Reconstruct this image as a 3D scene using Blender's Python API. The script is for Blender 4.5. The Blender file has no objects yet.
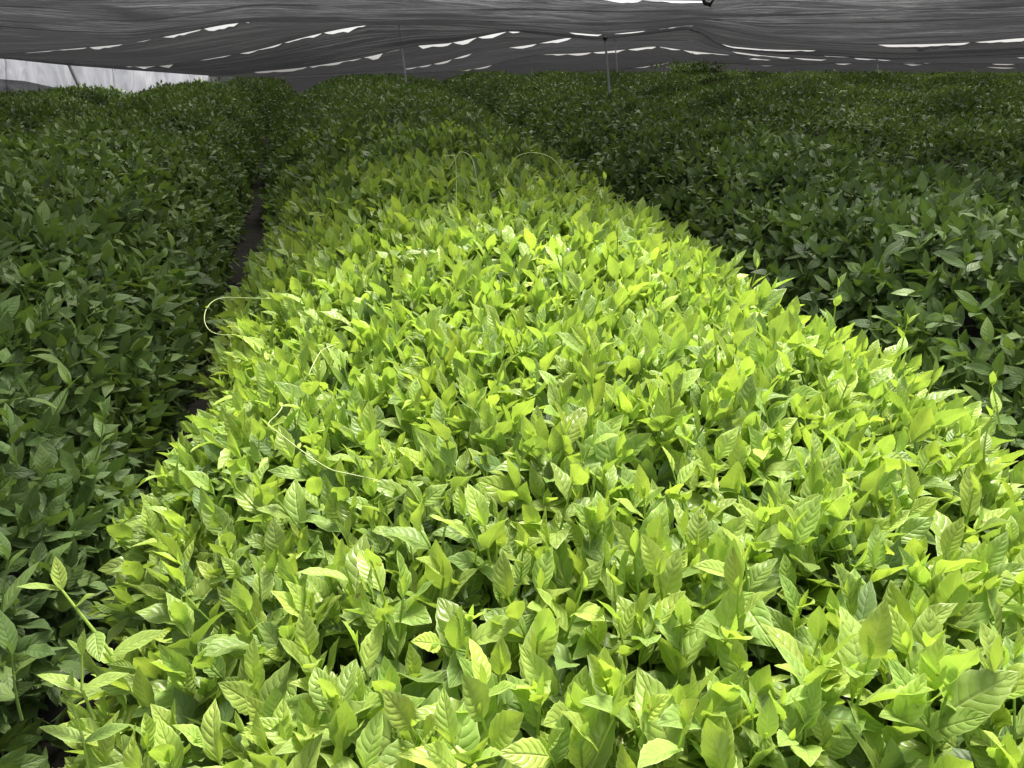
import bpy, math, random
import numpy as np
from mathutils import Vector, Matrix

random.seed(7)
R = math.radians
C = bpy.context.scene.collection
scene = bpy.context.scene

# ------------------------------------------------------------------ camera, sky, sun, exposure
CAM_Z = 1.58
PITCH, YAW, FPX = R(21.6), R(-8.4), 770.0
cam_data = bpy.data.cameras.new('camera')
cam = bpy.data.objects.new('camera', cam_data)
C.objects.link(cam)
cam.location = (0, 0, CAM_Z)
cam.rotation_euler = (math.pi / 2 - PITCH, 0, YAW)
cam_data.sensor_width = 36.0
cam_data.lens = FPX / 1024 * 36.0
cam_data.clip_start = 0.02
cam_data.clip_end = 3000
cam_data.dof.use_dof = False
scene.camera = cam

SUN_EL, SUN_AZ = R(65), R(32)      # azimuth measured clockwise from +Y (the row direction)
world = bpy.data.worlds.new('World')
scene.world = world
world.use_nodes = True
wn, wl = world.node_tree.nodes, world.node_tree.links
bg = wn['Background']
sky = wn.new('ShaderNodeTexSky')
sky.sky_type = 'NISHITA'
sky.sun_disc = False
sky.sun_elevation = SUN_EL
sky.sun_rotation = SUN_AZ
sky.air_density = 1.0
sky.dust_density = 4.0
sky.ozone_density = 1.0
hsv = wn.new('ShaderNodeHueSaturation')      # thin bright overcast: the sky has little blue left
hsv.inputs['Saturation'].default_value = 0.22
hsv.inputs['Value'].default_value = 1.0
wl.new(sky.outputs[0], hsv.inputs['Color'])
wl.new(hsv.outputs[0], bg.inputs['Color'])
bg.inputs['Strength'].default_value = 0.15

sd = bpy.data.lights.new('sun', 'SUN')
sd.energy = 3.4
sd.angle = R(14)
sd.color = (1.0, 0.95, 0.86)
sun = bpy.data.objects.new('sun', sd)
C.objects.link(sun)
to_sun = Vector((math.sin(SUN_AZ) * math.cos(SUN_EL), math.cos(SUN_AZ) * math.cos(SUN_EL), math.sin(SUN_EL)))
sun.rotation_euler = to_sun.to_track_quat('Z', 'Y').to_euler()

vs = scene.view_settings
vs.view_transform = 'Standard'
vs.look = 'None'
vs.gamma = 1.0
vs.use_curve_mapping = False
vs.exposure = 1.12

scene.render.engine = 'CYCLES'
cy = scene.cycles
cy.max_bounces = 7
cy.diffuse_bounces = 3
cy.glossy_bounces = 2
cy.transmission_bounces = 4
cy.transparent_max_bounces = 12
cy.use_denoising = True
cy.sample_clamp_indirect = 6

# ------------------------------------------------------------------ helpers
CAMM = (Matrix.Translation(cam.location) @ cam.rotation_euler.to_matrix().to_4x4())
CAMI = np.array(CAMM.inverted())

def at(px, py, d):
    """world point at depth d on the line of sight of a pixel"""
    return CAMM @ Vector(((px - 512) / FPX * d, (384 - py) / FPX * d, -d))

def project(P):
    P = np.asarray(P, dtype=float)
    q = P @ CAMI[:3, :3].T + CAMI[:3, 3]
    z = -q[:, 2]
    zz = np.where(z > 0.05, z, 0.05)
    return 512 + FPX * q[:, 0] / zz, 384 - FPX * q[:, 1] / zz, z

def tag(o, label=None, cat=None, group=None, kind=None):
    if label: o['label'] = label
    if cat: o['category'] = cat
    if group: o['group'] = group
    if kind: o['kind'] = kind
    return o

def empty(name, loc=(0, 0, 0)):
    o = bpy.data.objects.new(name, None)
    o.location = loc
    o.empty_display_size = 0.1
    C.objects.link(o)
    return o

def link_mesh(name, me, parent=None):
    o = bpy.data.objects.new(name, me)
    C.objects.link(o)
    if parent:
        o.parent = parent
        o.location = -Vector(parent.location)
    return o

def np_mesh(name, V, F, mats, UV=None, TINT=None, smooth=True, mat_idx=None):
    """V (n,3), F (m,4) quads, UV (n,2), TINT (n,3) per vertex"""
    me = bpy.data.meshes.new(name)
    V = np.ascontiguousarray(V, dtype=np.float32)
    F = np.ascontiguousarray(F, dtype=np.int32)
    me.vertices.add(len(V))
    me.vertices.foreach_set('co', V.ravel())
    me.loops.add(F.size)
    me.loops.foreach_set('vertex_index', F.ravel())
    me.polygons.add(len(F))
    me.polygons.foreach_set('loop_start', np.arange(0, F.size, 4, dtype=np.int32))
    me.polygons.foreach_set('use_smooth', np.full(len(F), smooth, dtype=bool))
    if UV is not None:
        l = me.uv_layers.new(name='UVMap')
        l.data.foreach_set('uv', np.ascontiguousarray(UV[F.ravel()], dtype=np.float32).ravel())
    if TINT is not None:
        a = me.attributes.new('tint', 'FLOAT_COLOR', 'POINT')
        c = np.ones((len(V), 4), dtype=np.float32)
        c[:, :TINT.shape[1]] = TINT
        a.data.foreach_set('color', c.ravel())
    for m in mats:
        me.materials.append(m)
    if mat_idx is not None:
        me.polygons.foreach_set('material_index', np.ascontiguousarray(mat_idx, dtype=np.int32))
    me.update(calc_edges=True)
    return me

rng = np.random.default_rng(11)

# smooth value noise on a lattice, vectorised
_lat = rng.random((64, 64))
def vnoise(x, y, s=1.0, seed=0):
    x = np.asarray(x) / s + 17.3 * seed + 1000; y = np.asarray(y) / s + 9.1 * seed + 1000
    xi = np.floor(x).astype(int); yi = np.floor(y).astype(int)
    fx = x - xi; fy = y - yi
    fx = fx * fx * (3 - 2 * fx); fy = fy * fy * (3 - 2 * fy)
    g = lambda a, b: _lat[a % 64, b % 64]
    return (g(xi, yi) * (1 - fx) + g(xi + 1, yi) * fx) * (1 - fy) + (g(xi, yi + 1) * (1 - fx) + g(xi + 1, yi + 1) * fx) * fy * 1.0 - 0.5

def ground(x, y):
    x = np.asarray(x, dtype=float); y = np.asarray(y, dtype=float)
    yy = np.maximum(y, 0)
    g = 1.15 * (1 - np.exp(-yy / 17.0)) + np.minimum(y, 0) * 0.03
    g = g - 0.035 * np.clip(-x - 1.5, 0, 12)
    return g + vnoise(x, y, 3.1, 3) * 0.05 * np.clip(yy / 4, 0, 1)

# ------------------------------------------------------------------ materials
def new_mat(name):
    m = bpy.data.materials.new(name)
    m.use_nodes = True
    return m, m.node_tree.nodes, m.node_tree.links

def math_node(n, l, op, a, b=None, c=None, clamp=False):
    k = n.new('ShaderNodeMath'); k.operation = op; k.use_clamp = clamp
    for i, v in enumerate((a, b, c)):
        if v is None: continue
        if isinstance(v, (int, float)): k.inputs[i].default_value = v
        else: l.new(v, k.inputs[i])
    return k.outputs[0]

def mix_col(n, l, fac, a, b, mode='MIX'):
    k = n.new('ShaderNodeMix'); k.data_type = 'RGBA'; k.blend_type = mode
    for s, v in ((0, fac), (6, a), (7, b)):
        if isinstance(v, (int, float)): k.inputs[s].default_value = v
        elif isinstance(v, tuple): k.inputs[s].default_value = (*v, 1)
        else: l.new(v, k.inputs[s])
    return k.outputs[2]

def leaf_mat(name, young_a, young_b, old_a, old_b, vein, rough, trans, bump, nveins=7.0):
    m, n, l = new_mat(name)
    p = n['Principled BSDF']; out = n['Material Output']
    at_ = n.new('ShaderNodeAttribute'); at_.attribute_name = 'tint'
    sx = n.new('ShaderNodeSeparateColor'); l.new(at_.outputs['Color'], sx.inputs[0])
    rnd, youth, tone = sx.outputs[0], sx.outputs[1], sx.outputs[2]
    uv = n.new('ShaderNodeUVMap')
    su = n.new('ShaderNodeSeparateXYZ'); l.new(uv.outputs[0], su.inputs[0])
    u = math_node(n, l, 'ABSOLUTE', math_node(n, l, 'MULTIPLY_ADD', su.outputs[0], 2.0, -1.0))
    v = su.outputs[1]
    # side veins: run forward from the midrib
    s = math_node(n, l, 'MULTIPLY_ADD', v, nveins, math_node(n, l, 'MULTIPLY', math_node(n, l, 'POWER', u, 1.3), -1.7))
    s = math_node(n, l, 'ADD', s, math_node(n, l, 'MULTIPLY', rnd, 5.0))
    fr = math_node(n, l, 'ABSOLUTE', math_node(n, l, 'SINE', math_node(n, l, 'MULTIPLY', s, math.pi)))
    bulge = math_node(n, l, 'POWER', fr, 0.55)
    mid = math_node(n, l, 'SMOOTH_MIN', u, 0.10, 0.08)
    fade = math_node(n, l, 'SUBTRACT', 1.0, math_node(n, l, 'POWER', u, 4.0))
    h = math_node(n, l, 'MULTIPLY_ADD', math_node(n, l, 'MULTIPLY', bulge, fade), 0.75, math_node(n, l, 'MULTIPLY', mid, 9.0))
    tc = n.new('ShaderNodeTexCoord')
    nz = n.new('ShaderNodeTexNoise'); nz.inputs['Scale'].default_value = 90; nz.inputs['Detail'].default_value = 2
    l.new(tc.outputs['Object'], nz.inputs['Vector'])
    h = math_node(n, l, 'MULTIPLY_ADD', nz.outputs[0], 0.55, h)
    bp = n.new('ShaderNodeBump'); bp.inputs['Strength'].default_value = bump; bp.inputs['Distance'].default_value = 0.003
    l.new(h, bp.inputs['Height']); l.new(bp.outputs[0], p.inputs['Normal'])
    ca = mix_col(n, l, rnd, young_a, young_b)
    cb = mix_col(n, l, rnd, old_a, old_b)
    col = mix_col(n, l, youth, cb, ca)
    # vein lines and the thin pale margin
    vl = math_node(n, l, 'SUBTRACT', 1.0, math_node(n, l, 'SMOOTH_MIN', math_node(n, l, 'MULTIPLY', fr, 4.0), 1.0, 0.2), clamp=True)
    ml = math_node(n, l, 'LESS_THAN', u, 0.07)
    el = math_node(n, l, 'GREATER_THAN', u, 0.93)
    vf = math_node(n, l, 'MAXIMUM', math_node(n, l, 'MULTIPLY', vl, 0.12), math_node(n, l, 'MULTIPLY', math_node(n, l, 'MAXIMUM', ml, el), 0.5))
    col = mix_col(n, l, vf, col, vein)
    # blotchy variation inside one leaf
    nz2 = n.new('ShaderNodeTexNoise'); nz2.inputs['Scale'].default_value = 28; nz2.inputs['Detail'].default_value = 3
    l.new(tc.outputs['Object'], nz2.inputs['Vector'])
    nz3 = n.new('ShaderNodeTexNoise'); nz3.inputs['Scale'].default_value = 65; nz3.inputs['Detail'].default_value = 4
    l.new(tc.outputs['Object'], nz3.inputs['Vector'])
    sp = math_node(n, l, 'MULTIPLY', math_node(n, l, 'GREATER_THAN', nz3.outputs[0], 0.69), math_node(n, l, 'GREATER_THAN', tone, 0.55))
    col = mix_col(n, l, math_node(n, l, 'MULTIPLY', sp, 0.7), col, (0.20, 0.13, 0.05))
    br = math_node(n, l, 'MULTIPLY_ADD', nz2.outputs[0], 0.45, math_node(n, l, 'MULTIPLY_ADD', tone, 0.5, 0.50))
    hs = n.new('ShaderNodeHueSaturation'); l.new(br, hs.inputs['Value']); l.new(col, hs.inputs['Color'])
    col = hs.outputs[0]
    geo = n.new('ShaderNodeNewGeometry')
    under = mix_col(n, l, 0.35, col, tuple(min(1, c * 1.1 + 0.03) for c in young_b))
    col2 = mix_col(n, l, math_node(n, l, 'MULTIPLY', geo.outputs['Backfacing'], 0.6), col, under)
    l.new(col2, p.inputs['Base Color'])
    p.inputs['Roughness'].default_value = rough
    p.inputs['Specular IOR Level'].default_value = 0.45
    rr = math_node(n, l, 'MULTIPLY_ADD', rnd, 0.18, rough - 0.09)
    l.new(math_node(n, l, 'MULTIPLY_ADD', geo.outputs['Backfacing'], 0.2, rr), p.inputs['Roughness'])
    tr = n.new('ShaderNodeBsdfTranslucent')
    l.new(mix_col(n, l, 1.0, col2, (1.04, 1.05, 0.48), 'MULTIPLY'), tr.inputs['Color'])
    mx = n.new('ShaderNodeMixShader'); mx.inputs[0].default_value = trans
    l.new(p.outputs[0], mx.inputs[1]); l.new(tr.outputs[0], mx.inputs[2])
    l.new(mx.outputs[0], out.inputs['Surface'])
    return m

M = {}
M['young'] = leaf_mat('young_leaf', (0.52, 0.65, 0.13), (0.36, 0.535, 0.12), (0.19, 0.32, 0.085), (0.12, 0.23, 0.06),
                      (0.58, 0.68, 0.24), 0.36, 0.40, 0.6)
M['mature'] = leaf_mat('mature_leaf', (0.25, 0.36, 0.085), (0.16, 0.27, 0.065), (0.070, 0.130, 0.042), (0.100, 0.165, 0.052),
                       (0.20, 0.27, 0.12), 0.50, 0.27, 0.4)

def simple_mat(name, c1, c2, scale=12, rough=0.7, bump=0.3, metal=0.0, dist=0.01, stretch=(1, 1, 1)):
    m, n, l = new_mat(name)
    p = n['Principled BSDF']
    tc = n.new('ShaderNodeTexCoord'); mp = n.new('ShaderNodeMapping'); mp.inputs['Scale'].default_value = stretch
    l.new(tc.outputs['Object'], mp.inputs[0])
    nz = n.new('ShaderNodeTexNoise'); nz.inputs['Scale'].default_value = scale; nz.inputs['Detail'].default_value = 7
    l.new(mp.outputs[0], nz.inputs['Vector'])
    k = math_node(n, l, 'MULTIPLY_ADD', nz.outputs[0], 2.2, -0.6, clamp=True)
    l.new(mix_col(n, l, k, c1, c2), p.inputs['Base Color'])
    p.inputs['Roughness'].default_value = rough; p.inputs['Metallic'].default_value = metal
    b = n.new('ShaderNodeBump'); b.inputs['Strength'].default_value = bump; b.inputs['Distance'].default_value = dist
    l.new(nz.outputs[0], b.inputs['Height']); l.new(b.outputs[0], p.inputs['Normal'])
    return m

M['bark'] = simple_mat('bark', (0.10, 0.075, 0.055), (0.24, 0.20, 0.16), 60, 0.85, 0.6)
M['stem'] = simple_mat('green_stem', (0.20, 0.34, 0.05), (0.32, 0.46, 0.09), 40, 0.5, 0.2)
M['soil'] = simple_mat('soil', (0.006, 0.006, 0.004), (0.020, 0.017, 0.011), 9, 0.95, 0.9, dist=0.03)
M['pole'] = simple_mat('galvanised_pole', (0.55, 0.56, 0.57), (0.70, 0.71, 0.72), 30, 0.45, 0.1, 0.5)
M['dark_pole'] = simple_mat('weathered_pole', (0.05, 0.05, 0.052), (0.11, 0.11, 0.11), 30, 0.6, 0.2)
M['vine'] = simple_mat('vine_stem', (0.34, 0.44, 0.14), (0.56, 0.60, 0.30), 35, 0.5, 0.2)
M['clip'] = simple_mat('clip_plastic', (0.015, 0.02, 0.02), (0.03, 0.045, 0.05), 30, 0.4, 0.1)

def net_mat(name, T, base=0.002, c_net=(0.05, 0.05, 0.053), sc=(0.8, 7.0), bump=0.7):
    """woven shade net: light goes straight through the mesh when it meets it square on, hardly any at a grazing
    angle (the threads cover each other), so wrinkles and slack bands show as lighter and darker streaks"""
    m, n, l = new_mat(name)
    out = n['Material Output']; n.remove(n['Principled BSDF'])
    uv = n.new('ShaderNodeUVMap')
    def noise(sx, sy, dist, det):
        mp = n.new('ShaderNodeMapping'); mp.inputs['Scale'].default_value = (sx, sy, 1)
        l.new(uv.outputs[0], mp.inputs[0])
        a = n.new('ShaderNodeTexNoise'); a.inputs['Scale'].default_value = 1.0; a.inputs['Detail'].default_value = det; a.inputs['Distortion'].default_value = dist
        l.new(mp.outputs[0], a.inputs['Vector'])
        return a.outputs[0]
    a = noise(sc[0], sc[1] * 0.8, 2.2, 5)
    b = noise(sc[0] * 4, sc[1] * 3, 1.8, 5)
    h = math_node(n, l, 'MULTIPLY_ADD', b, 0.3, a)
    bp = n.new('ShaderNodeBump'); bp.inputs['Strength'].default_value = bump; bp.inputs['Distance'].default_value = 0.16
    l.new(h, bp.inputs['Height'])
    geo = n.new('ShaderNodeNewGeometry')
    dt = n.new('ShaderNodeVectorMath'); dt.operation = 'DOT_PRODUCT'
    l.new(bp.outputs[0], dt.inputs[0]); l.new(geo.outputs['Incoming'], dt.inputs[1])
    c = math_node(n, l, 'ABSOLUTE', dt.outputs['Value'])
    c = math_node(n, l, 'POWER', c, 1.9)
    wear = math_node(n, l, 'MULTIPLY_ADD', noise(sc[0] * 1.6, sc[1] * 0.4, 1.2, 4), 4.4, -1.2, clamp=False)
    tr = math_node(n, l, 'MULTIPLY_ADD', math_node(n, l, 'MULTIPLY', c, wear), T, base, clamp=True)
    d = n.new('ShaderNodeBsdfDiffuse'); d.inputs['Color'].default_value = (*c_net, 1)
    t = n.new('ShaderNodeBsdfTranslucent'); t.inputs['Color'].default_value = (*c_net, 1)
    tp = n.new('ShaderNodeBsdfTransparent')
    m1 = n.new('ShaderNodeMixShader'); m1.inputs[0].default_value = 0.5
    l.new(d.outputs[0], m1.inputs[1]); l.new(t.outputs[0], m1.inputs[2])
    m2 = n.new('ShaderNodeMixShader')
    l.new(tr, m2.inputs[0]); l.new(m1.outputs[0], m2.inputs[1]); l.new(tp.outputs[0], m2.inputs[2])
    l.new(m2.outputs[0], out.inputs['Surface'])
    return m

M['net'] = net_mat('black_shade_net', 0.24, c_net=(0.022, 0.022, 0.023))
M['net_pale'] = net_mat('worn_shade_net', 0.25, c_net=(0.026, 0.026, 0.028))
M['net_over'] = net_mat('overhead_shade_net', 0.37, c_net=(0.04, 0.04, 0.04))  # for the unseen strips; more open, to lift light on the hedges
M['net_dense'] = net_mat('double_shade_net', 0.26, 0.001, c_net=(0.014, 0.014, 0.015))

def sheet_mat():
    m, n, l = new_mat('white_sheeting')
    p = n['Principled BSDF']; out = n['Material Output']
    tc = n.new('ShaderNodeTexCoord'); mp = n.new('ShaderNodeMapping'); mp.inputs['Scale'].default_value = (2.5, 2.5, 0.7)
    l.new(tc.outputs['Object'], mp.inputs[0])
    nz = n.new('ShaderNodeTexNoise'); nz.inputs['Scale'].default_value = 2.0; nz.inputs['Detail'].default_value = 8; nz.inputs['Distortion'].default_value = 1.5
    l.new(mp.outputs[0], nz.inputs['Vector'])
    c = mix_col(n, l, math_node(n, l, 'MULTIPLY_ADD', nz.outputs[0], 2.0, -0.5, clamp=True), (0.36, 0.36, 0.39), (0.66, 0.66, 0.68))
    l.new(c, p.inputs['Base Color']); p.inputs['Roughness'].default_value = 0.5
    t = n.new('ShaderNodeBsdfTranslucent'); l.new(c, t.inputs['Color'])
    mx = n.new('ShaderNodeMixShader'); mx.inputs[0].default_value = 0.45
    l.new(p.outputs[0], mx.inputs[1]); l.new(t.outputs[0], mx.inputs[2]); l.new(mx.outputs[0], out.inputs['Surface'])
    return m
M['sheet'] = sheet_mat()

# ------------------------------------------------------------------ ground
def grid_mesh(name, P, mat, uvs=(1, 1)):
    nu, nv = P.shape[:2]
    idx = np.arange(nu * nv).reshape(nu, nv)
    F = np.stack([idx[:-1, :-1], idx[1:, :-1], idx[1:, 1:], idx[:-1, 1:]], -1).reshape(-1, 4)
    U, W = np.meshgrid(np.linspace(0, uvs[0], nu), np.linspace(0, uvs[1], nv), indexing='ij')
    return np_mesh(name, P.reshape(-1, 3), F, [mat], np.stack([U.ravel(), W.ravel()], -1))

gx = np.concatenate([np.linspace(-400, -22, 12)[:-1], np.linspace(-22, 26, 160), np.linspace(26, 400, 12)[1:]])
gy = np.concatenate([np.linspace(-300, -4, 10)[:-1], np.linspace(-4, 40, 220), np.linspace(40, 900, 16)[1:]])
GX, GY = np.meshgrid(gx, gy, indexing='ij')
GZ = ground(GX, GY) + vnoise(GX, GY, 0.35, 5) * 0.05
g_obj = link_mesh('ground', grid_mesh('ground', np.stack([GX, GY, GZ], -1), M['soil']))
tag(g_obj, 'dark brown soil between and under the tea hedges', kind='structure')

# ------------------------------------------------------------------ leaves and shoots
def leaf(nl, nw, L, W, curl, fold, tip=1.0, wav=0.0, serr=0.0, ph=0.0, uround=1.0):
    """a leaf growing along +X from the origin, upper side +Z; returns V, F, UV"""
    t = np.linspace(0, 1, nl + 1)
    u = np.linspace(-1, 1, nw + 1)
    T, U = np.meshgrid(t, u, indexing='ij')
    w = W * 0.5 * np.power(np.sin(np.pi * np.power(np.clip(T, 0, 1), 0.85 * tip)), 0.85 * uround) * (1.08 - 0.33 * T * T)
    w = np.maximum(w, W * 0.035 * (1 - T * 0.7))
    if serr > 0:
        w = w * (1 + serr * (np.arange(nl + 1)[:, None] % 2 - 0.5) * (np.abs(U) > 0.95))
    y = U * w
    # arc along the length: curl = total bend angle (positive: tip bends down)
    a = curl * T
    ds = L / nl
    x = np.zeros_like(T); z = np.zeros_like(T)
    for i in range(1, nl + 1):
        am = curl * (t[i] + t[i - 1]) / 2
        x[i] = x[i - 1] + math.cos(am) * ds
        z[i] = z[i - 1] - math.sin(am) * ds
    zf = np.abs(y) * math.tan(fold)
    zf = zf * (1 - 0.35 * np.abs(U))
    zz = zf + wav * W * np.sin(T * 9 + ph + U * 1.5) * np.abs(U) * np.sin(np.pi * T)
    x = x + zz * np.sin(a); z = z + zz * np.cos(a)
    V = np.stack([x, y, z], -1).reshape(-1, 3)
    idx = np.arange((nl + 1) * (nw + 1)).reshape(nl + 1, nw + 1)
    F = np.stack([idx[:-1, :-1], idx[1:, :-1], idx[1:, 1:], idx[:-1, 1:]], -1).reshape(-1, 4)
    UV = np.stack([(U.ravel() + 1) / 2, T.ravel()], -1)
    return V, F, UV

def rot(az, el, roll):
    """leaf frame: axis +X raised by el, turned by az, rolled about its own axis"""
    ca, sa, ce, se, cr, sr = math.cos(az), math.sin(az), math.cos(el), math.sin(el), math.cos(roll), math.sin(roll)
    Rx = np.array([[1, 0, 0], [0, cr, -sr], [0, sr, cr]])
    Ry = np.array([[ce, 0, -se], [0, 1, 0], [se, 0, ce]])
    Rz = np.array([[ca, -sa, 0], [sa, ca, 0], [0, 0, 1]])
    return Rz @ Ry @ Rx

def tube_np(pts, rad, ns=5):
    pts = np.array(pts, dtype=float); n = len(pts)
    rad = np.broadcast_to(np.array(rad, dtype=float), (n,))
    V = []
    for i in range(n):
        d = pts[min(i + 1, n - 1)] - pts[max(i - 1, 0)]
        d = d / (np.linalg.norm(d) + 1e-9)
        a = np.cross(d, [0.31, 0.77, 0.55]); a /= np.linalg.norm(a) + 1e-9
        b = np.cross(d, a)
        for k in range(ns):
            th = 2 * math.pi * k / ns
            V.append(pts[i] + rad[i] * (math.cos(th) * a + math.sin(th) * b))
    F = []
    for i in range(n - 1):
        for k in range(ns):
            k2 = (k + 1) % ns
            F.append([i * ns + k, i * ns + k2, (i + 1) * ns + k2, (i + 1) * ns + k])
    V = np.array(V)
    UV = np.full((len(V), 2), 0.3)
    return V, np.array(F), UV

class Bag:
    def __init__(s): s.V, s.F, s.UV, s.T, s.n = [], [], [], [], 0
    def add(s, V, F, UV, T):
        s.V.append(V); s.F.append(F + s.n); s.UV.append(UV); s.T.append(T); s.n += len(V)
    def arrays(s):
        return np.concatenate(s.V), np.concatenate(s.F), np.concatenate(s.UV), np.concatenate(s.T)
    def mesh(s, name, mats):
        V, F, UV, T = s.arrays()
        return np_mesh(name, V, F, mats, UV, T)

def tintv(n, r, y, b): return np.tile(np.array([[r, y, b]]), (n, 1))

def make_shoot(q, lod, kind='young', spread=1.0):
    """a shoot: stem with leaves in a spiral and a folded bud at the tip. q = numpy RandomState"""
    b = Bag()
    H = q.uniform(0.055, 0.10) if kind == 'young' else q.uniform(0.04, 0.08)
    nl = {0: 12, 1: 5, 2: 2, 3: 2}[lod]; nw = {0: 4, 1: 2, 2: 2, 3: 1}[lod]
    bend = q.uniform(-0.2, 0.2, 2)
    n_leaf = q.integers(4, 6) if kind == 'young' else q.integers(4, 7)
    az = q.uniform(0, 6.28)
    def stem_pt(h): return np.array([bend[0] * h * h * 8, bend[1] * h * h * 8, h])
    if lod < 2:
        ks = 4 if lod == 0 else 2
        hs = np.linspace(-0.06, H, ks + 1)
        V, F, UV = tube_np([stem_pt(h) if h > 0 else np.array([0, 0, h]) for h in hs], np.linspace(0.0019, 0.0011, ks + 1), 5 if lod == 0 else 3)
        b.add(V, F, UV, tintv(len(V), q.random(), 0.75, 0.55))
    for i in range(n_leaf):
        f = i / max(1, n_leaf - 1)
        h = H * (0.05 + 0.93 * f)
        if kind == 'young':
            L = (0.078 - 0.034 * f) * q.uniform(0.8, 1.2)
            W = L * q.uniform(0.39, 0.53)
            el = R(32 + 38 * f) + q.normal(0, 0.17)
            el /= spread
            curl = q.uniform(-0.15, 1.15) * (1.1 - 0.6 * f)
            fold = R(q.uniform(8, 24) + 12 * f)
            y = 0.45 + 0.5 * f + q.normal(0, 0.13)
        else:
            L = (0.085 - 0.022 * f) * q.uniform(0.8, 1.2)
            W = L * q.uniform(0.36, 0.46)
            el = R(10 + 45 * f) + q.normal(0, 0.25)
            curl = q.uniform(-0.1, 0.7)
            fold = R(q.uniform(6, 20))
            y = 0.15 + (0.6 * f if q.random() < 0.45 else 0.12 * f) + q.normal(0, 0.05)
        V, F, UV = leaf(nl, nw, L, W, curl, fold, q.uniform(0.95, 1.15), q.uniform(0.03, 0.13), 0.09 if lod == 0 else 0, q.uniform(0, 6))
        V = V @ rot(az, el, q.normal(0, 0.35)).T + stem_pt(h)
        b.add(V, F, UV, tintv(len(V), q.random(), min(1, max(0, y)), q.random()))
        az += 2.4 + q.normal(0, 0.3)
    # bud: narrow, strongly folded
    L = q.uniform(0.022, 0.036)
    V, F, UV = leaf(max(2, nl // 3), 2, L, L * 0.24, q.uniform(-0.2, 0.3), R(55))
    V = V @ rot(az, R(80), q.uniform(-1, 1)).T + stem_pt(H)
    b.add(V, F, UV, tintv(len(V), q.random(), 1.0 if kind == 'young' else 0.7, 0.8))
    return b.arrays()

q0 = np.random.default_rng(5)
NV = {0: 30, 1: 16, 2: 12, 3: 10}
TEMPL = {(k, lod): [make_shoot(q0, lod, k) for _ in range(NV[lod])] for k in ('young', 'mature') for lod in (0, 1, 2, 3)}

def place_many(bag, templ, P, A, N, S, dy=None, dt=None):
    """P positions, A spin angles, N up-directions (unit), S scales: each instance picks a template"""
    q = rng
    n = len(P)
    if n == 0: return
    which = q.integers(0, len(templ), n)
    for k, (V, F, UV, T) in enumerate(templ):
        I = np.where(which == k)[0]
        if len(I) == 0: continue
        z = N[I]
        ref = np.stack([np.cos(A[I]), np.sin(A[I]), np.zeros(len(I))], -1)
        x = ref - z * (ref * z).sum(-1, keepdims=True)
        x /= np.linalg.norm(x, axis=1, keepdims=True)
        y = np.cross(z, x)
        M3 = np.stack([x, y, z], -1) * S[I][:, None, None]           # columns
        W = np.einsum('nij,vj->nvi', M3, V) + P[I][:, None, :]
        nv = len(V)
        FF = (F[None] + (np.arange(len(I)) * nv)[:, None, None]).reshape(-1, 4)
        TT = np.repeat(T[None], len(I), 0)
        TT[..., 0] = (TT[..., 0] + q.random(len(I))[:, None]) % 1.0
        if dy is not None: TT[..., 1] = np.clip(TT[..., 1] + dy[I][:, None], 0, 1)
        if dt is not None: TT[..., 2] = np.clip(TT[..., 2] + dt[I][:, None], 0, 1)
        bag.add(W.reshape(-1, 3), FF, np.tile(UV, (len(I), 1)), TT.reshape(-1, 3))

# ------------------------------------------------------------------ hedge shape
HW, HH, HS = 1.0, 0.79, 0.04       # half width, crest height, lowest leaves
PW = 2 / 2.4
_a = np.linspace(-math.pi / 2, math.pi / 2, 400)
_px = HW * np.sign(np.sin(_a)) * np.abs(np.sin(_a)) ** PW
_pz = HS + (HH - HS) * np.abs(np.cos(_a)) ** PW
_s = np.concatenate([[0], np.cumsum(np.hypot(np.diff(_px), np.diff(_pz)))])
ARC = _s[-1]

def bend(x, y):
    """the rows on the left swing away from straight as they recede"""
    yy = np.clip(y, 0, 7.0)
    b_ = -0.0100 * yy ** 2 + 0.06 * np.clip(1.5 - y, 0, 1) - 0.12 * (np.clip(y, 7, 14) - 7)
    return b_ * np.clip((1.2 - x) / 1.7, 0, 1)

def hedge_sample(cx, y, s, lump=1.0):
    """s in 0..1 along the cross-section; returns point and outward normal"""
    ss = s * ARC
    x = np.interp(ss, _s, _px); z = np.interp(ss, _s, _pz)
    e = 0.02
    x1 = np.interp(np.clip(ss + e, 0, ARC), _s, _px); z1 = np.interp(np.clip(ss + e, 0, ARC), _s, _pz)
    x0 = np.interp(np.clip(ss - e, 0, ARC), _s, _px); z0 = np.interp(np.clip(ss - e, 0, ARC), _s, _pz)
    nx = -(z1 - z0); nz = (x1 - x0)
    ln = np.hypot(nx, nz) + 1e-9
    nx, nz = nx / ln, nz / ln
    d = lump * (vnoise(cx + x * 1.2, y + z, 0.55, 1) * 0.11 + vnoise(cx + x, y, 0.2, 2) * 0.055)
    X = cx + x + nx * d
    Z = ground(cx, y) + z + nz * d + (0.05 * np.clip(y - 1, 0, 1) * np.clip(4.5 - y, 0, 1) if abs(cx) > 1.5 and abs(cx) < 3 else 0)
    X = X + bend(X, y)
    return np.stack([X, y, Z], -1), np.stack([nx, np.zeros_like(nx), nz], -1)

def in_view(P, mx=260, my=200):
    px, py, z = project(P)
    return (z > 0.15) & (px > -mx) & (px < 1024 + mx) & (py > -my) & (py < 768 + my)

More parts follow.
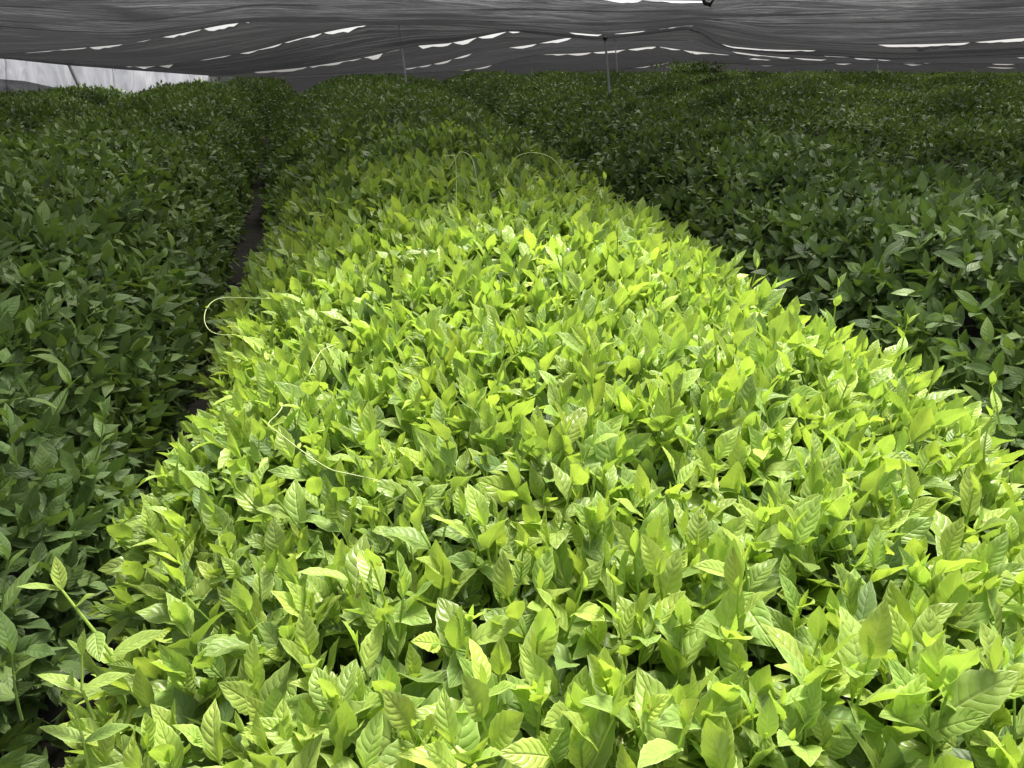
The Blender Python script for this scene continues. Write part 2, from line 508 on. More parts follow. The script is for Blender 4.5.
HOLES = [(933, 512, .11), (700, 560, .05), (1000, 575, .10), (440, 548, .06), (330, 625, .06)]   # thin spots where the dark inside of the bush shows
def pix_ground(px, py, dz=0.0):
    """where a line of sight meets the hedge-top level"""
    o = cam.location; d = (at(px, py, 1.0) - o)
    t = 0.3
    while t < 60:
        p = o + d * t
        if p.z < float(ground(p.x, p.y)) + HH + dz: return p
        t += 0.01 + t * 0.003
    return p

def fill(cx, y0, y1, dens_fn, kind, bags, depth, up=0.55, sc=(0.8, 1.2), srange=(0.0, 1.0), holes=None, youth=0.0, smax=None, jit=0.3):
    """scatter shoots over a stretch of hedge; bags: {lod: Bag}"""
    # piecewise in y so the density can fall with distance
    seg = np.arange(y0, y1, 0.5)
    Ps, Ns = [], []
    for a in seg:
        d = dens_fn(max(0.6, a))
        n = rng.poisson(d * 0.5 * ARC * (srange[1] - srange[0]))
        if n == 0: continue
        y = rng.uniform(a, a + 0.5, n); s = rng.uniform(srange[0], srange[1], n)
        P, N = hedge_sample(cx, y, s)
        Ps.append(P); Ns.append(N)
    P = np.concatenate(Ps); N = np.concatenate(Ns)
    P = P - N * (rng.random(len(P))[:, None] * (depth[1] - depth[0]) + depth[0])
    keep = in_view(P)
    qx, qy, qz = project(P)
    keep &= ~((qx < 232) & (qz > 14.2)) & ~((qx < 430) & (qz > 19.0))
    if holes is not None:
        for h in holes:
            keep &= np.hypot(P[:, 0] - h[0], P[:, 1] - h[1]) > h[2] * (0.6 + 0.8 * rng.random(len(P)))
    P, N = P[keep], N[keep]
    dist = np.linalg.norm(P - np.array(cam.location), axis=1)
    D = N * (1 - up) + np.array([0, 0, 1.0]) * up + rng.normal(0, jit, N.shape)
    D /= np.linalg.norm(D, axis=1, keepdims=True)
    S = rng.uniform(sc[0], sc[1], len(P)) * np.interp(dist, [1, 2, 3, 6, 14, 30], [1.08, 1.25, 1.3, 1.12, 0.98, 1.25])
    A = rng.uniform(0, 6.283, len(P))
    dy = youth - (np.clip((P[:, 1] - 3.2) / 4, 0, 0.5) if kind == 'young' else 0) + rng.normal(0, 0.10, len(P)) + vnoise(P[:, 0], P[:, 1], 0.5, 7) * 0.5  # young tint fades past the open bay: some shade put into leaf colour
    dt = vnoise(P[:, 0], P[:, 1], 0.9, 8) * 0.5
    ok = dist > 0.80
    P, D, S, A, dy, dt, dist = P[ok], D[ok], S[ok], A[ok], dy[ok], dt[ok], dist[ok]
    lod = np.where(dist < 2.7, 0, np.where(dist < 6.5, 1, np.where(dist < 9.5, 2, 3)))
    for L in (0, 1, 2, 3):
        I = lod == L
        place_many(bags[L], TEMPL[(kind, L)], P[I], A[I], D[I], S[I], dy[I], dt[I])
    return P

def bags(): 
    b = Bag(); return {0: b, 1: b, 2: b, 3: b}

dens_young = lambda y: float(np.interp(y, [0.5, 1.5, 3, 6, 12, 30], [580, 560, 460, 340, 180, 60]))
dens_old = lambda y: float(np.interp(y, [0.5, 1.5, 3, 6, 12, 30], [320, 320, 200, 110, 50, 20]))
dens_dark = lambda y: float(np.interp(y, [0.5, 1.5, 3, 6, 12, 30], [440, 440, 400, 370, 360, 230]))

def branch_mesh(cx, y, seed):
    """one crooked woody branch forking upwards inside the bush"""
    q = np.random.default_rng(seed)
    b = Bag()
    def grow(p, d, L, r, lvl):
        pts = [p]; k = 5
        for i in range(k):
            d = d + q.normal(0, 0.16, 3) + np.array([0, 0, 0.05]); d /= np.linalg.norm(d)
            pts.append(pts[-1] + d * L / k)
        V, F, UV = tube_np(pts, np.linspace(r, r * 0.6, k + 1), 6)
        b.add(V, F, UV, tintv(len(V), 0.5, 0.5, 0.5))
        if lvl < 2:
            for _ in range(3):
                j = q.integers(2, k + 1)
                nd = d + q.normal(0, 0.55, 3); nd[2] = abs(nd[2]) * 0.8 + 0.2; nd /= np.linalg.norm(nd)
                grow(pts[j], nd, L * 0.62, r * 0.55, lvl + 1)
    side = q.uniform(-0.45, 0.45)
    p = np.array([cx + side * 0.5, y, float(ground(cx, y)) - 0.03])
    d = np.array([side * 0.9, q.normal(0, 0.25), 1.0]); d /= np.linalg.norm(d)
    grow(p, d, 0.36, 0.011, 0)
    return b

def make_hedge(label, group, cx, y0, y1, young, ny, seed, nbranch=(0, 6), holes=None, nshoot=0, extra_mature=None):
    g = empty('tea_hedge', (cx, max(y0, 0.5), float(ground(cx, max(y0, 0.5)))))
    tag(g, label, 'hedge', group)
    if young:
        B = bags()
        # inner mature leaves, then the flush of new shoots
        fill(cx, y0, 4.0, dens_old, 'mature', B, (0.02, 0.16), up=0.45, holes=holes, jit=0.5, youth=0.05)
        fill(cx, 3.4, y1, lambda y: dens_dark(y) * float(np.interp(y, [3.2, 6.5], [0.3, 1.0])), 'mature', B, (-0.02, 0.14), up=0.5, jit=0.4, youth=0.15)
        o = link_mesh('old_foliage', B[0].mesh('old_foliage', [M['mature']]), g); tag(o, 'darker older leaves under the new flush', kind='stuff')
        B = bags()
        fill(cx, y0, 7.0, lambda y: dens_young(y) * float(np.interp(y, [3.2, 6.5], [1, 0.1])), 'young', B, (-0.01, 0.05), up=0.6, sc=(0.68, 1.38), srange=(0.03, 0.97), holes=holes, jit=0.28)
        o = link_mesh('foliage', B[0].mesh('foliage', [M['young']]), g); tag(o, 'dense pale yellow green young leaves', kind='stuff')
    else:
        B = bags()
        fill(cx, y0, y1, dens_dark, 'mature', B, (-0.02, 0.14), up=0.45, jit=0.45, youth=ny)
        o = link_mesh('foliage', B[0].mesh('foliage', [M['mature']]), g); tag(o, kind='stuff')
    q = np.random.default_rng(seed)
    for i, y in enumerate(np.arange(nbranch[0], nbranch[1], 0.42)):
        bb = branch_mesh(cx + q.normal(0, 0.12), y + q.normal(0, 0.08), seed * 50 + i)
        link_mesh('branch', bb.mesh('branch', [M['bark']]), g)
    return g

ROW = 2.22
CX = 0.43
hp = []
for (px, py, r) in HOLES:
    p = pix_ground(px, py); hp.append((p.x, p.y, r))

bright = make_hedge('bright yellow green tea hedge in the middle, covered in lit young leaves', 'tea hedges in parallel rows',
                    CX, -0.3, 31, True, 0, 1, (0.5, 3.4), hp)
left = make_hedge(
    'shaded dark green tea hedge on the left, across the narrow furrow from the bright hedge', 'tea hedges in parallel rows',
                  CX - ROW - 0.08, -0.3, 25, False, 0.25, 2, (0.6, 3.4))
right = make_hedge('shaded dark green tea hedge on the right, next behind the bright hedge', 'tea hedges in parallel rows',
                   CX + ROW, -0.3, 31, False, 0.1, 3, (1.0, 3.0))

# farther rows read as one mass of foliage
B = bags()
for k in list(range(2, 13)):
    fill(CX + ROW * k, 2.0, 31, lambda y: dens_dark(y) * 0.9, 'mature', B, (-0.02, 0.10), up=0.45, jit=0.45, youth=0.15, srange=(0.2, 0.8))
for k in range(2, 8):
    fill(CX - ROW * k, 3.0, 23, lambda y: dens_dark(y) * 0.9, 'mature', B, (-0.02, 0.10), up=0.45, jit=0.45, youth=0.15, srange=(0.2, 0.8))
o = link_mesh('tea_field', B[0].mesh('tea_field', [M['mature']]))
tag(o, 'shaded rows of tea bushes running together into one dark green mass under the net', 'tea bushes', kind='stuff')

# the nearest hundred shoots of the bright hedge, each a part of its own
q = np.random.default_rng(21)
placed = []
def lone_shoot(p, up, scale, spin, parent, kind='young', seed=None, name='shoot'):
    qq = np.random.default_rng(seed if seed is not None else q.integers(1 << 30))
    V, F, UV, T = make_shoot(qq, 0, kind)
    T = T.copy()
    z = np.array(up, dtype=float); z /= np.linalg.norm(z)
    ref = np.array([math.cos(spin), math.sin(spin), 0]); x = ref - z * ref.dot(z); x /= np.linalg.norm(x); y = np.cross(z, x)
    Wd = V @ (np.stack([x, y, z], -1) * scale).T
    me = np_mesh(name, Wd, F, [M['young'] if kind == 'young' else M['mature']], UV, T)
    o = bpy.data.objects.new(name, me); C.objects.link(o)
    o.parent = parent; o.location = Vector(p) - parent.location
    return o
cnt = 0
tries = 0
while cnt < 92 and tries < 6000:
    tries += 1
    px, py = q.uniform(90, 1020), 768 - abs(q.normal(0, 130)) + 10
    if py < 430: continue
    if any((px - a) ** 2 + (py - b) ** 2 < 38 ** 2 for a, b in placed): continue
    p = pix_ground(px, py)
    if abs(p.x - CX) > 0.85: continue
    if any(math.hypot(p.x - h[0], p.y - h[1]) < h[2] for h in hp): continue
    placed.append((px, py))
    s = (p.x - CX) / 2.1 + 0.5
    P, N = hedge_sample(CX, np.array([p.y]), np.array([min(0.98, max(0.02, s))]))
    u = 0.35 * N[0] + np.array([0, 0, 0.65]) + q.normal(0, 0.2, 3)
    lone_shoot(P[0] + N[0] * 0.015, u, q.uniform(1.15, 1.5), q.uniform(0, 6.28), bright)
    cnt += 1

# ------------------------------------------------------------------ tall sprigs standing clear of the hedges
def sprig(px, py_base, py_tip, d, parent, lean, nleaf, Ls, youth, kind, seed):
    """a longer stem with spaced leaves; base and tip heights taken at depth d"""
    qq = np.random.default_rng(seed)
    a = np.array(at(px, py_base, d)); t = np.array(at(px + lean, py_tip, d - 0.03))
    b = Bag()
    mid = (a + t) / 2 + qq.normal(0, 0.006, 3)
    f = np.linspace(0, 1, 7)[:, None]
    pts = (1 - f) ** 2 * a + 2 * f * (1 - f) * mid + f ** 2 * t
    V, F, UV = tube_np(pts, np.linspace(0.0022, 0.0011, 7), 6)
    b.add(V, F, UV, tintv(len(V), 0.3, 0.9, 0.6))
    az = qq.uniform(0, 6.28)
    for i in range(nleaf):
        g = 0.3 + 0.7 * i / max(1, nleaf - 1)
        p = pts[min(6, int(round(g * 6)))]
        L = Ls * (1.1 - 0.35 * g) * qq.uniform(0.85, 1.15)
        V, F, UV = leaf(12, 4, L, L * 0.36, qq.uniform(0, 0.5), R(18), 1.05, 0.05, 0.05, qq.uniform(0, 6))
        V = V @ rot(az, R(30 + 35 * g), qq.normal(0, 0.25)).T + p
        b.add(V, F, UV, tintv(len(V), qq.random(), youth + 0.1 * qq.normal(), qq.random()))
        az += 2.5
    V, F, UV = leaf(5, 2, 0.032, 0.008, 0.1, R(50))
    V = V @ rot(az, R(82), 0).T + pts[-1]
    b.add(V, F, UV, tintv(len(V), 0.5, 1.0, 0.8))
    me = b.mesh('sprig', [M[kind]])
    return link_mesh('sprig', me, parent)

def depth_at(px, py, dz=0.0):
    p = pix_ground(px, py, dz)
    return float(project([[p.x, p.y, p.z]])[2][0])

for (px, pb, pt, lean, nl_, Ls, yo, kd) in [
        (745, 330, 268, 12, 3, 0.075, 0.9, 'young'), (830, 345, 288, 8, 3, 0.07, 0.35, 'young'), (897, 372, 325, 10, 3, 0.06, 1.0, 'young'),
        (1000, 430, 385, -8, 2, 0.06, 0.9, 'young'), (985, 470, 418, 6, 2, 0.06, 0.9, 'young'),
        (672, 300, 243, 10, 4, 0.06, 0.6, 'young'), (560, 230, 185, -4, 3, 0.06, 0.6, 'young'), (600, 235, 180, 5, 3, 0.06, 0.5, 'young')]:
    sprig(px, pb, pt, depth_at(px, pb), bright, lean, nl_, Ls, yo, kd, int(px))
# the long shoot leaning out over the furrow at the lower left
b = Bag()
d0 = 1.13
pl = [at(112, 655, d0), at(95, 632, d0 - .01), at(75, 607, d0 - .02), at(62, 590, d0 - .02)]
V, F, UV = tube_np([np.array(p) for p in pl], np.linspace(0.0028, 0.0016, 4), 7); b.add(V, F, UV, tintv(len(V), .4, .85, .7))
for (k, az, el, L, yo) in ((3, 3.3, .45, .058, .55), (3, 1.9, 1.15, .05, .8), (2, -0.4, 0.75, .05, .6), (3, 2.7, 1.2, .03, .9), (1, -1.2, .1, .07, .5), (0, .2, .4, .08, .5)):
    V, F, UV = leaf(12, 4, L, L * .38, .25, R(16), 1.05, .05, .05, k)
    b.add(V @ rot(az, el, .2).T + np.array(pl[k]), F, UV, tintv(len(V), q.random(), yo, .6))
link_mesh('sprig', b.mesh('sprig', [M['young']]), bright)
for (pts_, seed) in ((((92, 790), (84, 742), (70, 697)), 1), (((95, 720), (82, 690), (82, 655)), 2)):
    b = Bag(); qq = np.random.default_rng(seed)
    pl = [np.array(at(x, y, 1.02)) for x, y in pts_]
    V, F, UV = tube_np(pl, [.0022, .0018, .0013], 6); b.add(V, F, UV, tintv(len(V), .4, .8, .6))
    for (k, az, el, L) in ((1, 2.9, .5, .062), (1, 0.2, .3, .06), (2, 3.0, 1.2, .03), (2, 1.2, 1.3, .035)):
        V, F, UV = leaf(12, 4, L, L * .36, .3, R(18), 1.05, .05, .05, k)
        b.add(V @ rot(az, el, .1).T + pl[k], F, UV, tintv(len(V), qq.random(), .6, .6))
    link_mesh('sprig', b.mesh('sprig', [M['young']]), bright)
# paler sprigs standing up out of the left hedge
for (px, pb, pt, lean, nl_, Ls) in ((45, 430, 385, 25, 4, .085), (95, 460, 415, 8, 4, .06), (0, 640, 560, 8, 4, .085), (30, 350, 318, 8, 4, .06), (8, 500, 462, 6, 2, .05), (22, 720, 655, -10, 3, .08), (18, 470, 420, -10, 4, .08)):
    dd = depth_at(px, pb, -0.10)
    sprig(px, pb, pt, dd, left, lean, nl_, Ls, .75, 'mature', int(px) + 900)

# ------------------------------------------------------------------ vines
def vine(name, pts, label, r=0.0013, lift=0.05, d=None):
    out = []
    for (x, y) in pts:
        out.append(None)
    ds = [depth_at(x, y, lift) for x, y in pts]
    dm = sum(ds) / len(ds)
    qv = np.random.default_rng(int(sum(x for x, _ in pts)))
    P = [at(x, y, (d if d else dm * 0.4 + dd * 0.6 - 0.02)) + Vector(qv.normal(0, 0.004, 3)) for (x, y), dd in zip(pts, ds)]
    cu = bpy.data.curves.new(name, 'CURVE'); cu.dimensions = '3D'; cu.bevel_depth = r; cu.bevel_resolution = 2; cu.resolution_u = 8
    sp = cu.splines.new('NURBS'); sp.points.add(len(P) - 1); sp.use_endpoint_u = True; sp.order_u = 3
    for k, p in enumerate(P):
        sp.points[k].co = (*p, 1); sp.points[k].radius = 1.0 - 0.35 * k / len(P)
    o = bpy.data.objects.new(name, cu); C.objects.link(o)
    dg = bpy.context.evaluated_depsgraph_get()
    me = bpy.data.meshes.new_from_object(o.evaluated_get(dg))
    C.objects.unlink(o); bpy.data.objects.remove(o)
    me.materials.clear(); me.materials.append(M['vine'])
    for p_ in me.polygons: p_.use_smooth = True
    e = empty(name, P[0]); tag(e, label, 'vine', 'climbing vines growing over the bright hedge')
    st = link_mesh('stem', me, e)
    # curled bracts at the nodes
    b = Bag()
    for k in (0, len(P) // 2, len(P) - 1):
        qq = np.random.default_rng(k + len(P))
        V, F, UV = leaf(6, 2, 0.018, 0.007, 0.6, R(35))
        V = V @ rot(qq.uniform(0, 6), 0.6, 0).T + np.array(P[k])
        bb = Bag(); bb.add(V, F, UV, tintv(len(V), .2, 1.0, 1.0))
        link_mesh('bract', bb.mesh('bract', [M['young']]), e)
    return e

vine('vine', [(282, 408), (281, 414), (268, 424), (276, 434), (301, 451), (329, 469), (354, 473), (376, 481)], 'thin pale vine snaking down over leaves, left of centre, with a hooked top end')
vine('vine', [(272, 299), (245, 296), (219, 297), (206, 308), (206, 325), (214, 334), (231, 337)], 'thin pale vine making a C shaped loop at the left edge of the bright hedge')
vine('vine', [(507, 180), (507, 171), (514, 158), (531, 151), (549, 155), (560, 166), (569, 182)], 'thin vine arching clear above the far end of the lit leaves', d=3.1)
vine('vine', [(456, 206), (455, 180), (455, 158), (450, 153), (445, 155)], 'short upright tendril with a bent tip, left of the double hooked one', 0.0015, d=3.0)
vine('vine', [(452, 168), (456, 155), (462, 150), (472, 157), (476, 178), (481, 198)], 'upright hooked tendril in front of the dark field, beside the short bent one', 0.0015, d=3.0)
vine('vine', [(309, 374), (316, 360), (326, 349), (339, 343)], 'short pale vine arc among bright leaves, between the looped and the snaking vines')

# ------------------------------------------------------------------ shade net canopy
NETG = 'strips of black shade net over the field'
def seam(poly, d):
    """image-space outline and a depth per seam -> dense list of world points"""
    xs = np.array([p[0] for p in poly], float); ys = np.array([p[1] for p in poly], float)
    X = np.linspace(-330, 1360, 340)
    Y = np.interp(X, xs, ys)
    k = np.ones(5) / 5; Yp = np.pad(Y, 2, mode='edge'); Y = np.convolve(Yp, k, 'valid')
    return X, Y, np.array([at(x, y, d) for x, y in zip(X, Y)])

# slots: (x0, x1, drop in px) where the next strip hangs away from the one before
S = {}
S[0] = ([(-330, -14), (300, -8), (520, -4), (600, 0), (712, 1), (760, -4), (1024, -6), (1360, -8)], 5.6, [(606, 640, 2), (645, 706, 2.8)])
S[1] = ([(-330, 22), (0, 26), (60, 31), (130, 33), (200, 25), (245, 18), (300, 17), (360, 19), (400, 20), (445, 20), (512, 22), (600, 24), (694, 18), (768, 24), (900, 22), (1024, 16), (1360, 10)], 7.0, [])
S[2] = ([(-330, 62), (0, 54), (22, 53), (60, 49.5), (125, 44), (165, 35.5), (200, 29), (252, 19.5), (360, 21.5), (440, 22), (512, 27), (569, 32), (600, 35), (646, 30.5), (694, 23.5), (768, 37), (830, 43), (880, 44.5), (925, 44), (968, 42.5), (1024, 37.5), (1360, 28)], 9.0,
        [(22, 55, 1), (58, 85, 1.5), (90, 123, 1.8), (132, 160, 1), (163, 200, 3), (204, 239, 3), (242, 253, 2), (569, 601, 3.2), (612, 647, 2), (656, 695, 2.5), (880, 968, 6.5), (975, 1060, 3)])
S[3] = ([(-330, 64), (0, 56), (70, 63.5), (125, 66.5), (160, 66), (190, 62), (215, 57.5), (256, 50.5), (300, 38), (330, 31), (364, 24.5), (440, 24), (512, 29.5), (569, 35), (600, 38), (646, 33), (694, 26), (708, 38), (722, 45.5), (768, 49.5), (813, 50), (900, 54), (1024, 48), (1360, 44)], 11.5,
        [(124, 134, 1.2), (138, 155, 1.5), (161, 172, 3.5), (200, 216, 1), (216, 230, 1.5), (240, 256, 1.5), (258, 282, 2), (285, 322, 3.2), (325, 365, 3.2), (722, 814, 3.5)])
S[4] = ([(-330, 66), (0, 58), (70, 65), (125, 69.5), (215, 76), (256, 71.5), (300, 68), (360, 58.5), (400, 49), (418, 45), (450, 43.5), (478, 37), (512, 30), (569, 36.5), (600, 39.5), (694, 28), (722, 48), (768, 53), (850, 57), (900, 59), (1024, 54), (1360, 52)], 14.0,
        [(257, 275, 3.5), (277, 300, 3.5), (302, 308, 3.5), (309, 319, 2), (320, 344, 2), (346, 361, 1.5), (367, 380, 3), (382, 400, 1), (419, 429, 3), (431, 450, 5.5), (455, 474, 3), (478, 505, 3.5), (508, 520, 2.5), (825, 833, 1.2), (835, 852, 1.5)])
S[5] = ([(-330, 66), (0, 58), (70, 65), (125, 69.5), (215, 76.3), (256, 77), (330, 74), (403, 69), (431, 64.5), (451, 60), (468, 53.5), (512, 47), (538, 44), (541, 43), (570, 36.5), (600, 41), (694, 40), (722, 50), (768, 56), (830, 60), (850, 56.5), (874, 58.5), (893, 60), (1024, 57), (1360, 56)], 17.0,
        [(403, 418, 1.2), (420, 431, 1.5), (433, 452, 2), (454, 469, 2), (512, 537, 2), (542, 570, 2.5), (734, 762, 5), (764, 790, 2), (792, 824, 1.8), (853, 873, 4), (876, 893, 2), (1016, 1040, 2)])
S[6] = ([(-330, 66), (0, 58), (70, 65), (125, 69.5), (215, 76.6), (300, 78), (460, 71), (490, 66), (512, 59), (541, 54), (566, 54), (590, 52.5), (632, 49), (655, 45.5), (682, 50), (709, 53), (729, 54.5), (768, 60), (830, 62), (1024, 64), (1360, 64)], 20.0,
        [(461, 472, 1.5), (476, 492, 1.5), (541, 566, 1.8), (567, 590, 1.8), (594, 627, 2), (628, 655, 2.8), (658, 682, 2.2), (685, 709, 2), (711, 729, 1.5), (742, 768, 2), (905, 913, 1), (924, 930, 1.2), (992, 1012, 2)])
S[7] = ([(-330, 66), (0, 58), (70, 65), (125, 69.5), (215, 77), (300, 79), (460, 77), (560, 73), (641, 67.5), (668, 62.5), (734, 63), (742, 64), (768, 66), (830, 63.5), (875, 63), (960, 66), (1024, 68), (1360, 68)], 25.0,
        [(641, 651, 1.2), (653, 668, 1.5), (832, 850, 1.5), (908, 918, 1), (994, 1012, 2)])

def net_panel(name, front, back, mat, label, lower=None, sag=0.10, nv=22, wr=1.0, seed=0, uvs=(8, 1), pname='net'):
    """strip between two seams; the front edge hangs by `lower` (metres per point)"""
    F0, B0 = front.copy(), back
    nu = len(F0)
    t = np.linspace(0, 1, nv)
    P = F0[:, None, :] * (1 - t)[None, :, None] + B0[:, None, :] * t[None, :, None]
    if lower is not None:
        P[:, :, 2] -= lower[:, None] * np.clip(1 - t / 0.35, 0, 1)[None, :] ** 2
    P[:, :, 2] -= sag * 4 * (t * (1 - t))[None, :]
    edge = np.clip(np.minimum(t, 1 - t) / 0.12, 0, 1)[None, :]
    uu = np.linspace(0, 60, nu)[:, None]
    w = vnoise(uu * 0.22, t[None, :] * 7 + uu * 0.06, 1.0, seed) * 0.12 + vnoise(uu * 0.5, t[None, :] * 18 + uu * 0.15, 1.0, seed + 1) * 0.045
    P[:, :, 2] += w * edge * wr
    me = grid_mesh(name, P, mat, uvs)
    return me

SE = {k: seam(v[0], v[1]) for k, v in S.items()}
def drops(k):
    X, Y, P = SE[k]; d = S[k][1]
    low = np.zeros(len(X)); qs = np.random.default_rng(k + 40)
    for (a, b_, px) in S[k][2]:
        f = np.clip((X - a) / (b_ - a), 0, 1) ** qs.uniform(0.6, 1.6); px = px * qs.uniform(0.6, 1.25)
        low = np.maximum(low, np.where((f > 0) & (f < 1), px / FPX * d * np.power(np.clip(np.sin(np.pi * np.clip(f, 0, 1)), 0, 1), 0.4), 0))
    return low * (1 + 0.9 * vnoise(X, X * 0 + k, 5.0, 3) + 0.7 * vnoise(X, X * 0 + k, 1.8, 4))

mats_n = ['net_pale', 'net_pale', 'net', 'net_dense', 'net', 'net_pale', 'net', 'net_dense']
labels_n = ['wide black net strip along the top edge of the photo, with pale streaks',
            'black net strip just below the topmost one, its dark hem sagging at the upper left',
            'black net strip whose lower hem hangs just above the white sheeting on the left',
            'black net strip ending in the second diagonal line of bright slits from the left',
            'grey net strip behind the long thin pole, with bright slits rising towards the middle',
            'black net strip behind the pair of thin poles in the middle',
            'low black net strip far back over the right half of the field']
for k in range(7):
    nb = np.array(SE[k + 1][2])
    root = empty('shade_net', tuple(SE[k][2][170]))
    tag(root, labels_n[k], 'net', NETG)
    keep = SE[k][0] > (205 if k >= 4 else -999)
    me = net_panel('net', np.array(SE[k][2])[keep], nb[keep], M[mats_n[k]], '', drops(k)[keep], sag=0.012, wr=(0.5 if k < 2 else 0.22), seed=k * 3 + 1, uvs=(9, 1.0))
    link_mesh('net', me, root)
    # hem rope along the back edge
    V, F, UV = tube_np([p for p in nb[keep][::3]], 0.003 + 0.0004 * k, 5)
    rope = Bag(); rope.add(V, F, UV, tintv(len(V), .5, .5, .5))
    link_mesh('hem_rope', rope.mesh('hem_rope', [M['clip']]), root)

# far end curtain of the same net, down to the ground
X = np.linspace(205, 1360, 200)
topp = np.array([at(x, y, 25.0) for x, y in zip(X, np.interp(X, [p[0] for p in S[7][0]], [p[1] for p in S[7][0]]))])
top2 = topp.copy(); top2[:, 2] -= 0.0
low = np.interp(X, SE[7][0], drops(7)); topc = topp.copy(); topc[:, 2] -= low
bot = np.array([at(x, 70, 32.0) for x in X]); bot[:, 2] = ground(bot[:, 0], bot[:, 1]) - 0.1
t = np.linspace(0, 1, 16)
P = topc[:, None, :] * (1 - t)[None, :, None] + bot[:, None, :] * t[None, :, None]
P[:, :, 1] += vnoise(X[:, None] / 30, t[None, :] * 2, 1.0, 4) * 0.5
root = empty('shade_net', tuple(topc[100])); tag(root, 'black net curtain closing the far end of the field behind the last bushes', 'net', NETG)
link_mesh('net', grid_mesh('net', P, M['net'], (9, 1)), root)

# unseen strips overhead, added for shade; the open bay lights the bright hedge
def flat_net(x0, x1, y0, y1, z, label, mat='net_over', seed=9, zf=None):
    nu, nv = 60, 40
    U, W = np.meshgrid(np.linspace(x0, x1, nu), np.linspace(y0, y1, nv), indexing='ij')
    Z = z + vnoise(U, W, 1.6, seed) * 0.15 + vnoise(U, W, 0.4, seed) * 0.02
    if zf is not None: Z = Z + zf(U, W)
    root = empty('shade_net', ((x0 + x1) / 2, (y0 + y1) / 2, z)); tag(root, label, 'net', NETG)
    link_mesh('net', grid_mesh('net', np.stack([U, W, Z], -1), M[mat], (4, 3)), root)
NZ = 2.5
OPX = (-0.28, 2.2); OPY = 3.35
flat_net(-12, OPX[0], -2.5, OPY, NZ, 'unseen black net strip overhead, shading the left of the open bay')
flat_net(OPX[1], 13, -2.5, OPY, NZ, 'unseen black net strip overhead, shading the right of the open bay', seed=12)
# unseen shading strip joining the overhead bay to the first visible seam
X, Y, P0 = SE[0]
fr = np.array([[x, OPY, NZ] for x in np.linspace(-12, 13, len(X))])
root = empty('shade_net', (0, OPY, NZ)); tag(root, 'unseen black net strip shading the hedges, in front of the top edge of the photo', 'net', NETG)
link_mesh('net', net_panel('net', fr, P0, M['net'], '', None, 0.02, 14, 0.4, 31), root)

# the dark clip that holds the net at the top edge
def clip_at(px, py, d):
    c = np.array(at(px, py, d)); root = empty('net_clip', tuple(c)); tag(root, 'small dark clip with a loose knot at the top edge beside the bluish slit', 'clip')
    V, F, UV = tube_np([c + np.array([-.045, 0, .02]), c + np.array([-.02, 0, -.012]), c + np.array([.01, -.01, -.018]), c + np.array([.04, 0, .015])], [.010, .016, .017, .009], 8)
    b = Bag(); b.add(V, F, UV, tintv(len(V), .5, .5, .5)); link_mesh('clip_body', b.mesh('clip_body', [M['clip']]), root)
    V, F, UV = tube_np([c + np.array([.0, 0, -.01]), c + np.array([.012, 0, -.03]), c + np.array([.03, 0, -.035])], [.006, .005, .003], 6)
    b = Bag(); b.add(V, F, UV, tintv(len(V), .5, .5, .5)); link_mesh('knot', b.mesh('knot', [M['clip']]), root)
clip_at(708, 1.5, 5.55)

# ------------------------------------------------------------------ white side sheeting at the left
X = np.linspace(-260, 262, 160)
dS = 16.0
ytop = np.interp(X, [-260, 0, 70, 125, 215, 262], [48, 53, 61, 66, 73.5, 81])
top = np.array([at(x, y, dS) for x, y in zip(X, ytop)])
bot = np.array([at(x, 90, dS) for x in X]); bot[:, 2] = ground(bot[:, 0], bot[:, 1]) - 0.05
t = np.linspace(0, 1, 20)
P = top[:, None, :] * (1 - t)[None, :, None] + bot[:, None, :] * t[None, :, None]
P[:, :, 1] += 0.10 * vnoise(X[:, None] / 9, t[None, :] * 1.5, 1.0, 14) + 0.05 * vnoise(X[:, None] / 3, t[None, :] * 3, 1.0, 15)
root = empty('side_sheet', tuple(top[60])); tag(root, 'wrinkled white sheeting hung along the left side below the net', 'sheeting')
link_mesh('sheet', grid_mesh('sheet', P, M['sheet']), root)
for px, wd in ((8, 3.2), (115, 1.8), (192, 1.4)):
    yt = float(np.interp(px, X, ytop))
    V, F, UV = tube_np([np.array(at(px - 3, yt, dS - .12)), np.array(at(px - 1, yt + 10, dS - .12)), np.array(at(px, 92, dS - .12))], wd / FPX * dS / 2, 6)
    b = Bag(); b.add(V, F, UV, tintv(len(V), .5, .5, .5)); link_mesh('folded_edge', b.mesh('folded_edge', [M['sheet']]), root)
# dark strip along the foot of the sheeting
Xd = np.linspace(-260, 62, 60)
td = np.array([at(x, y, dS - .4) for x, y in zip(Xd, np.interp(Xd, [-260, 0, 25, 62], [76, 79, 81, 89]))]); bd = td.copy(); bd[:, 2] = ground(bd[:, 0], bd[:, 1]) - .05
P = td[:, None, :] * (1 - t)[None, :, None] + bd[:, None, :] * t[None, :, None]
root = empty('shade_net', tuple(td[40])); tag(root, 'low dark net strip along the foot of the white sheeting at the far left', 'net', NETG)
link_mesh('net', grid_mesh('net', P, M['net_dense'], (3, 1)), root)

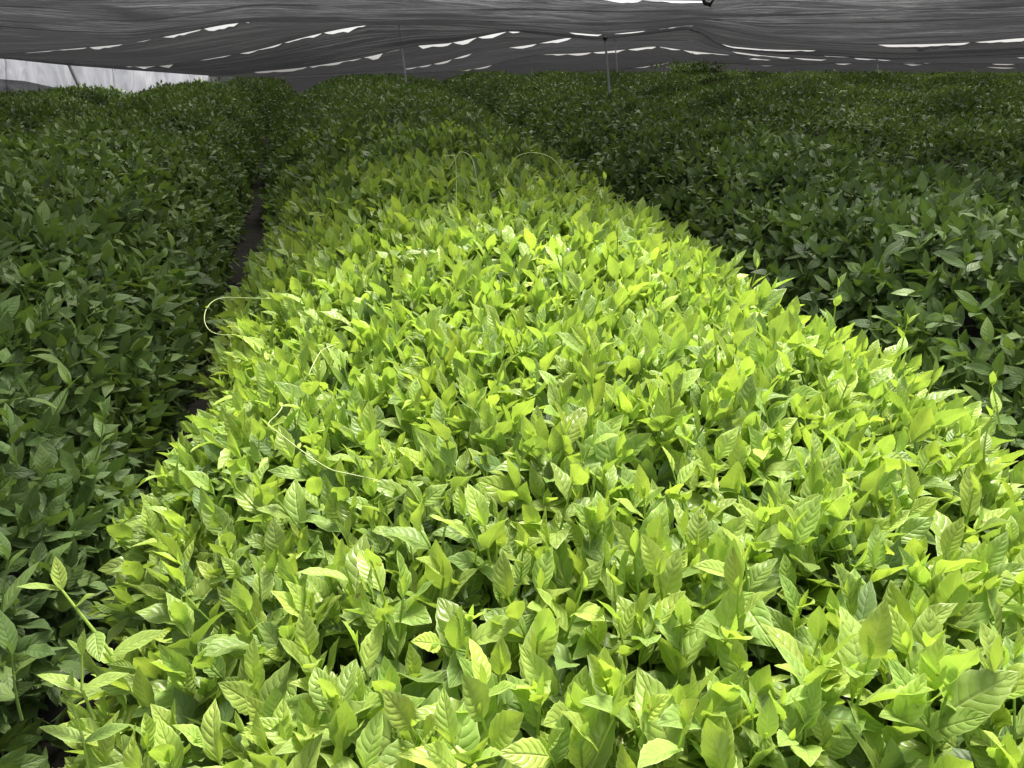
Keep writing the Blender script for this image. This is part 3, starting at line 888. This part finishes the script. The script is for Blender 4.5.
# ------------------------------------------------------------------ poles
def pole(x0, y0, x1, y1, d, r, mat, label, cap=True):
    a = np.array(at(x0, y0, d)); b_ = np.array(at(x1, y1, d))
    k = (b_ - a); n = k / np.linalg.norm(k)
    gz = float(ground(b_[0], b_[1]))
    base = a + k * ((gz - 0.05 - a[2]) / k[2]) if abs(k[2]) > 1e-4 else b_
    root = empty('net_pole', tuple(base)); tag(root, label, 'pole', 'thin poles holding up the net')
    V, F, UV = tube_np([base, (a + base) / 2, a], r, 10)
    bb = Bag(); bb.add(V, F, UV, tintv(len(V), .5, .5, .5)); link_mesh('shaft', bb.mesh('shaft', [M[mat]]), root)
    V, F, UV = tube_np([a - n * 0.01, a - n * 0.05, a + n * 0.03], [r * 1.9, r * 1.6, r * 1.3], 10)
    bb = Bag(); bb.add(V, F, UV, tintv(len(V), .5, .5, .5)); link_mesh('cap', bb.mesh('cap', [M['clip']]), root)
pole(399, 24, 405, 73, 14.0, .016, 'pole', 'thin grey pole left of centre, standing against the grey net strip')
pole(605, 39, 610, 97, 10.5, .017, 'pole', 'long thin pale pole in the middle, reaching lowest into the field')
pole(615, 40, 617, 70, 17.5, .014, 'pole', 'thin pale pole just right of the longest pole in the middle')
pole(530, 57, 531, 71, 22.0, .016, 'pole', 'short faint pole on the horizon between the left pole and the middle pair')
pole(877, 60, 878, 72, 24.5, .018, 'pole', 'short pale pole far back on the right')
pole(69, 63, 81, 90, 15.2, .045, 'dark_pole', 'dark leaning pole in front of the white sheeting')

# ------------------------------------------------------------------ a taller bush breaking the far edge of the field
b = Bag()
c = np.array(at(692, 70, 24.0))
n = 260
P = c + rng.normal(0, 1, (n, 3)) * np.array([0.42, 0.4, 0.13]) - np.array([0, 0, 0.10])
D = rng.normal(0, 0.4, (n, 3)) + np.array([0, 0, 1.0]); D /= np.linalg.norm(D, axis=1, keepdims=True)
place_many(b, TEMPL[('mature', 2)], P, rng.uniform(0, 6.28, n), D, rng.uniform(1.4, 2.2, n), np.full(n, .25), np.full(n, .1))
root = empty('tea_bush', (c[0], c[1], float(ground(c[0], c[1])))); tag(root, 'taller ragged bush poking above the far edge of the field, right of the poles', 'bush')
link_mesh('foliage', b.mesh('foliage', [M['mature']]), root)
bb = branch_mesh(c[0], c[1], 777); link_mesh('branch', bb.mesh('branch', [M['bark']]), root)
